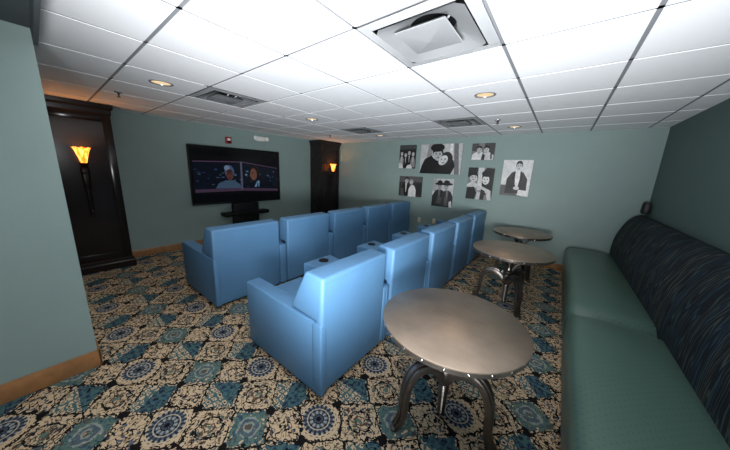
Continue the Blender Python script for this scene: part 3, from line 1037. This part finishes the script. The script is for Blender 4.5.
# ------------------------------------------------------------------ theatre recliners
def recliner(loc, k, last, label, group, first, PITCH=0.862):
    """local frame: +x is the rear of the seat, y along the row, origin on the floor at the rear line"""
    t = thing('theater_recliner', label, 'recliner', loc, 0, group)
    yl = 0.095 if first else 0.060        # left limit of the back
    yr = PITCH - 0.060 if not last else PITCH - 0.03
    cw = PITCH                             # console centre on the right
    yl_in, yr_in = (0.215 if first else 0.124), cw - 0.10
    f0 = 0.215 if first else 0.224
    f1 = cw - (0.182 if not last else 0.12)
    b = new_bm()
    hexa(b, [(-0.86, f0, 0.05), (-0.06, yl_in, 0.05), (-0.06, yr_in, 0.05), (-0.86, f1, 0.05), (-0.86, f0, 0.30), (-0.06, yl_in, 0.30), (-0.06, yr_in, 0.30), (-0.86, f1, 0.30)])
    obj('base', b, M['blue'], t)
    # upright back: flat rear, thick wedge pillow above the arms
    prof = [(-0.050, 0.045), (0.0, 0.045), (0.020, 0.895), (-0.150, 0.905), (-0.315, 0.600), (-0.050, 0.588)]
    t_ = bmesh.new()
    A = [t_.verts.new((x, yl, z)) for x, z in prof]
    B = [t_.verts.new((x, yr, z)) for x, z in prof]
    n_ = len(prof)
    for q in range(n_):
        t_.faces.new((A[q], A[(q + 1) % n_], B[(q + 1) % n_], B[q]))
    t_.faces.new(A[::-1]); t_.faces.new(B)
    bmesh.ops.recalc_face_normals(t_, faces=t_.faces)
    bmesh.ops.bevel(t_, geom=list(t_.edges), offset=0.022, offset_type='OFFSET', segments=4, profile=0.5, affect='EDGES', clamp_overlap=True)
    b = new_bm(); merge(b, t_)
    bk = obj('backrest', b, M['blue'], t)
    b = new_bm()
    tube(b, [(0.0175, yl + 0.025, 0.862), (0.0185, (yl + yr) / 2, 0.864), (0.0175, yr - 0.025, 0.862)], 0.0035, 6, side=(0, 0, 1))
    obj('piping', b, M['blue'], bk)
    b = new_bm()
    hexa(b, [(-0.30, yl_in + 0.05, 0.30), (-0.055, yl_in, 0.30), (-0.055, yr_in, 0.30), (-0.30, yr_in - 0.05, 0.30), (-0.29, yl_in + 0.05, 0.585), (-0.055, yl_in, 0.58), (-0.055, yr_in, 0.58), (-0.29, yr_in - 0.05, 0.585)])
    obj('inner_back', b, M['blue'], t)
    b = new_bm()
    hexa(b, [(-0.93, f0, 0.29), (-0.28, yl_in + 0.045, 0.27), (-0.28, yr_in - 0.02, 0.27), (-0.93, f1, 0.29), (-0.94, f0, 0.455), (-0.28, yl_in + 0.045, 0.43), (-0.28, yr_in - 0.02, 0.43), (-0.94, f1, 0.455)], 0.035, 4)
    obj('seat_cushion', b, M['blue'], t)
    b = new_bm()
    hexa(b, [(-0.935, f0, 0.07), (-0.86, f0, 0.07), (-0.86, f1, 0.07), (-0.935, f1, 0.07), (-0.935, f0, 0.30), (-0.86, f0, 0.30), (-0.86, f1, 0.30), (-0.935, f1, 0.30)], 0.02, 3)
    obj('footrest', b, M['blue'], t)
    def arm(y0, y1, ys0, ys1):
        b = new_bm()
        hexa(b, [(-0.90, y0, 0.045), (-0.055, y0, 0.045), (-0.055, y1, 0.045), (-0.90, y1, 0.045), (-0.915, y0, 0.598), (-0.055, y0, 0.583), (-0.055, y1, 0.583), (-0.915, y1, 0.598)], 0.012, 3)
        hexa(b, [(-0.08, ys0, 0.045), (0.010, ys0, 0.045), (0.010, ys1, 0.045), (-0.08, ys1, 0.045), (-0.08, ys0, 0.583), (0.012, ys0, 0.575), (0.012, ys1, 0.575), (-0.08, ys1, 0.583)], 0.010, 3)
        obj('armrest', b, M['blue'], t)
    if first:
        arm(0.09, 0.215, 0.09, 0.145)
    if last:
        arm(cw - 0.12, cw, cw - 0.055, cw)
    else:
        b = new_bm()
        c = cw + 0.02
        hexa(b, [(-0.90, c - 0.195, 0.045), (-0.002, cw - 0.046, 0.045), (-0.002, cw + 0.046, 0.045), (-0.90, c + 0.195, 0.045), (-0.915, c - 0.195, 0.598), (0.004, cw - 0.046, 0.572), (0.004, cw + 0.046, 0.572), (-0.915, c + 0.195, 0.598)], 0.016, 3)
        cn = obj('console', b, M['blue'], t)
        b = new_bm()
        lathe(b, [(0.052, 0.592), (0.052, 0.6015), (0.044, 0.6015), (0.040, 0.598), (0.0, 0.5978)], 28, -0.82, cw + 0.025, cap=False)
        obj('cup_holder', b, M['black'], cn)
        b = new_bm()
        tube(b, [(0.0005, cw, 0.06), (0.0055, cw, 0.555)], 0.004, 6, side=(0, 1, 0))
        obj('seam', b, M['blue'], cn)
    for fx in (-0.80, -0.10):
        for fy in ((f0 + f1) / 2 - 0.16, (f0 + f1) / 2 + 0.16):
            b = new_bm(); lathe(b, [(0.022, 0.0), (0.022, 0.052)], 14, fx, fy)
            obj('foot', b, M['black'], t)
    return t
ORD = ['first', 'second', 'third', 'fourth', 'last']
NEAR = ['blue recliner nearest the camera, its back and left arm beside the front round table',
        'second blue recliner of the near row, its back behind the front round table',
        'third blue recliner of the near row, counted from the camera',
        'fourth blue recliner of the near row, one before its far end',
        'last blue recliner of the near row, closest to the back wall pictures']
FAR = ['blue recliner at the left end of the far row, toward the dark column',
       'second blue recliner of the far row, right of the seat at its left end',
       'third blue recliner of the far row, the middle seat of its five',
       'fourth blue recliner of the far row, one before its right end',
       'last blue recliner at the right end of the far row, nearest the wall pictures']
for k in range(5):
    recliner((-1.06, 0.87 + k * 0.862, 0), k, k == 4, NEAR[k], 'blue recliners of the near row', k == 0)
for k in range(5):
    recliner((-2.735, 0.910 if k == 0 else 0.975 + k * 0.87, 0), k, k == 4, FAR[k], 'blue recliners of the far row', k == 0, (0.935, 0.87, 0.87, 0.87, 0.84)[k])

# ------------------------------------------------------------------ round crank tables
tb0 = None
def crank_table(x, y, rz, label, sc=1.0):
    global tb0
    if tb0 is not None:
        r = dup(tb0, (x, y, 0), label, rz)
        r.scale = (sc, sc, 1)
        return r
    t = tb0 = thing('crank_table', label, 'table', (x, y, 0), rz, 'round metal crank tables')
    R = 0.411
    b = new_bm()
    lathe(b, [(0.0, 0.688), (R - 0.006, 0.688), (R, 0.691), (R, 0.697), (R - 0.004, 0.700), (0.0, 0.7005)], 96, cap=False)
    obj('tabletop', b, M['top'], t)
    b = new_bm()
    lathe(b, [(R - 0.022, 0.689), (R - 0.004, 0.689), (R - 0.004, 0.664), (R - 0.010, 0.660), (R - 0.022, 0.660), (R - 0.022, 0.689)], 96, cap=False)
    obj('rim_band', b, M['iron'], t)
    n = 24
    rv = None
    for k in range(n):
        a = 2 * PI * (k + 0.3) / n
        if rv is None:
            b = new_bm()
            lathe(b, [(0.0, 0.005), (0.004, 0.0042), (0.0072, 0.0015), (0.0075, -0.001), (0.0, -0.001)], 12, cap=False)
            for v in b.verts: v.co = Vector((v.co.z, v.co.x, v.co.y))
            rv = o = obj('rivet', b, M['chrome'], t)
        else:
            o = rv.copy(); COL.objects.link(o); o.parent = t
        o.location = ((R - 0.004) * math.cos(a), (R - 0.004) * math.sin(a), 0.677)
        o.rotation_euler = (0, 0, a)
    b = new_bm()
    lathe(b, [(0.0, 0.63), (0.15, 0.64), (0.17, 0.66), (0.17, 0.688), (0.0, 0.688)], 40, cap=False)
    obj('mounting_plate', b, M['iron'], t)
    for k in range(3):
        a = 2 * PI * k / 3 + PI / 3
        d = Vector((math.cos(a), math.sin(a), 0))
        p = bez((0.03, 0, 0.44), (0.06, 0, 0.53), (0.12, 0, 0.57), (0.24, 0, 0.684), 8)
        b = new_bm()
        sweep(b, [d * q[0] + Vector((0, 0, q[2])) for q in p], lambda i, m: [(-0.016, -0.009), (0.016, -0.009), (0.016, 0.009), (-0.016, 0.009)], side=(-d.y, d.x, 0))
        obj('top_bracket', b, M['iron'], t)
    b = new_bm()
    lathe(b, [(0.0, 0.255), (0.036, 0.26), (0.058, 0.29), (0.068, 0.33), (0.062, 0.375), (0.045, 0.40), (0.058, 0.415), (0.058, 0.435), (0.040, 0.45), (0.034, 0.48), (0.0, 0.48)], 28, cap=False)
    obj('hub', b, M['iron'], t)
    # threaded centre screw
    b = new_bm()
    pr = [(0.0, 0.02), (0.022, 0.022)]
    z = 0.035
    while z < 0.25:
        f = 0.023 + 0.014 * z / 0.36
        pr += [(f - 0.003, z), (f, z + 0.005), (f - 0.003, z + 0.010)]
        z += 0.012
    pr += [(0.034, 0.40), (0.030, 0.645), (0.0, 0.645)]
    lathe(b, pr, 18, cap=False)
    obj('screw_post', b, M['iron'], t)
    # crank wheel beside the hub
    b = new_bm()
    lathe(b, [(0.0, 0.0), (0.012, 0.0), (0.030, 0.012), (0.032, 0.022), (0.022, 0.034), (0.0, 0.036)], 20, cap=False)
    for v in b.verts:
        v.co = Vector((v.co.x, -0.055 - v.co.z, v.co.y + 0.415))
    obj('crank_boss', b, M['chrome'], t)
    # three arched legs with double ribs
    for a in (math.radians(-120), 0.0, math.radians(120)):
        d = Vector((math.cos(a), math.sin(a), 0))
        p = bez((0.030, 0, 0.325), (0.13, 0, 0.455), (0.255, 0, 0.445), (0.275, 0, 0.24), 16) + bez((0.275, 0, 0.24), (0.280, 0, 0.12), (0.275, 0, 0.06), (0.325, 0, 0.016), 8)[1:]
        pts = [d * q[0] + Vector((0, 0, q[2])) for q in p]
        def sect(i, m):
            f = i / (m - 1)
            w = 0.050 - 0.024 * f
            h = 0.022 - 0.006 * f
            return [(-w, -h), (w, -h), (w, h * 0.3), (w * 0.86, h * 1.0), (w * 0.62, h * 1.0), (w * 0.42, -h * 0.1), (w * 0.24, h * 1.3), (-w * 0.24, h * 1.3), (-w * 0.42, -h * 0.1), (-w * 0.62, h * 1.0), (-w * 0.86, h * 1.0), (-w, h * 0.3)]
        b = new_bm()
        sweep(b, pts, sect, side=(-d.y, d.x, 0))
        lg = obj('leg', b, M['iron'], t, ang=50)
        b = new_bm()
        lathe(b, [(0.0, 0.0), (0.026, 0.0), (0.026, 0.012), (0.016, 0.022), (0.0, 0.024)], 16, d.x * 0.330, d.y * 0.330, cap=False)
        obj('foot_pad', b, M['iron'], lg)
    return t
crank_table(-0.391, 1.405, math.radians(-5), 'front round metal table with rivets, nearest the camera')
crank_table(-0.346, 3.355, math.radians(-56), 'middle round metal table, past the front one, with curved legs showing', 1.05)
crank_table(-0.388, 4.592, math.radians(72), 'farthest round metal table, mostly behind the middle one', 0.985)

# ------------------------------------------------------------------ upholstered wall bench
def bench(y0, y1, label, zs=1.0):
    t = thing('banquette_bench', label, 'bench', (0, y0, 0), 0, 'green seats along the right wall')
    L = y1 - y0
    b = new_bm(); box(b, 0.27, 1.01, 0.03, L - 0.03, 0.0, 0.11)
    obj('kick_base', b, M['black'], t)
    # seat: rounded outline swept along the wall, ends pulled in
    prof = [(0.232, 0.10), (0.219, 0.13), (0.212, 0.30), (0.210, 0.38), (0.217, 0.425), (0.238, 0.458), (0.275, 0.478), (0.34, 0.488), (0.50, 0.489), (0.66, 0.480), (0.80, 0.462), (0.84, 0.42), (0.84, 0.10)]
    cxp, czp = 0.53, 0.25
    st = [(0.0, 0.085), (0.006, 0.062), (0.020, 0.040), (0.045, 0.020), (0.075, 0.007), (0.11, 0.0)]
    n_mid = 8
    ys = [(a, q) for a, q in st] + [(0.11 + (L - 0.22) * k / n_mid, 0.0) for k in range(1, n_mid)] + [(L - a, q) for a, q in st[::-1]]
    t_ = bmesh.new()
    rings = []
    for yy, q in ys:
        rg = []
        for (x, z) in prof:
            xx = x + q * (0.6 if x < cxp else -0.3) if z > 0.11 else x
            zz = z - q * 1.3 if z > 0.35 else z
            rg.append(t_.verts.new((xx, yy, zz * zs)))
        rings.append(rg)
    for a, c in zip(rings, rings[1:]):
        for k in range(len(prof)):
            t_.faces.new((a[k], a[(k + 1) % len(prof)], c[(k + 1) % len(prof)], c[k]))
    t_.faces.new(rings[0]); t_.faces.new(rings[-1][::-1])
    bmesh.ops.recalc_face_normals(t_, faces=t_.faces)
    b = new_bm(); merge(b, t_)
    obj('seat', b, M['vinyl'], t, ang=50)
    pb = [(0.79, 0.10), (0.738, 0.44), (0.735, 0.55), (0.741, 0.68), (0.764, 0.80), (0.806, 0.92), (0.850, 1.01), (0.900, 1.065), (0.950, 1.088), (0.995, 1.082), (1.018, 1.05), (1.020, 0.90), (1.020, 0.10)]
    t_ = bmesh.new()
    rings = []
    ye = [(0.0, 0.006), (0.004, 0.002), (0.010, 0.0)]
    ys = ye + [(L * k / 6, 0.0) for k in range(1, 6)] + [(L - a, q) for a, q in ye[::-1]]
    for yy, q in ys:
        rings.append([t_.verts.new((x + (0.88 - x) * q * 4 if z > 0.2 else x, yy, z - q * max(0, z - 0.6) * 1.2)) for x, z in pb])
    for a, c in zip(rings, rings[1:]):
        for k in range(len(pb)):
            t_.faces.new((a[k], a[(k + 1) % len(pb)], c[(k + 1) % len(pb)], c[k]))
    t_.faces.new(rings[0]); t_.faces.new(rings[-1][::-1])
    bmesh.ops.recalc_face_normals(t_, faces=t_.faces)
    b = new_bm(); merge(b, t_)
    obj('backrest', b, M['wavy'], t, ang=50)
    return t
bench(2.655, 5.20, 'far green bench with navy striped back, reaching the picture wall')
bench(-0.26, 2.65, 'near green bench with navy striped back, running out of the frame', 0.97)
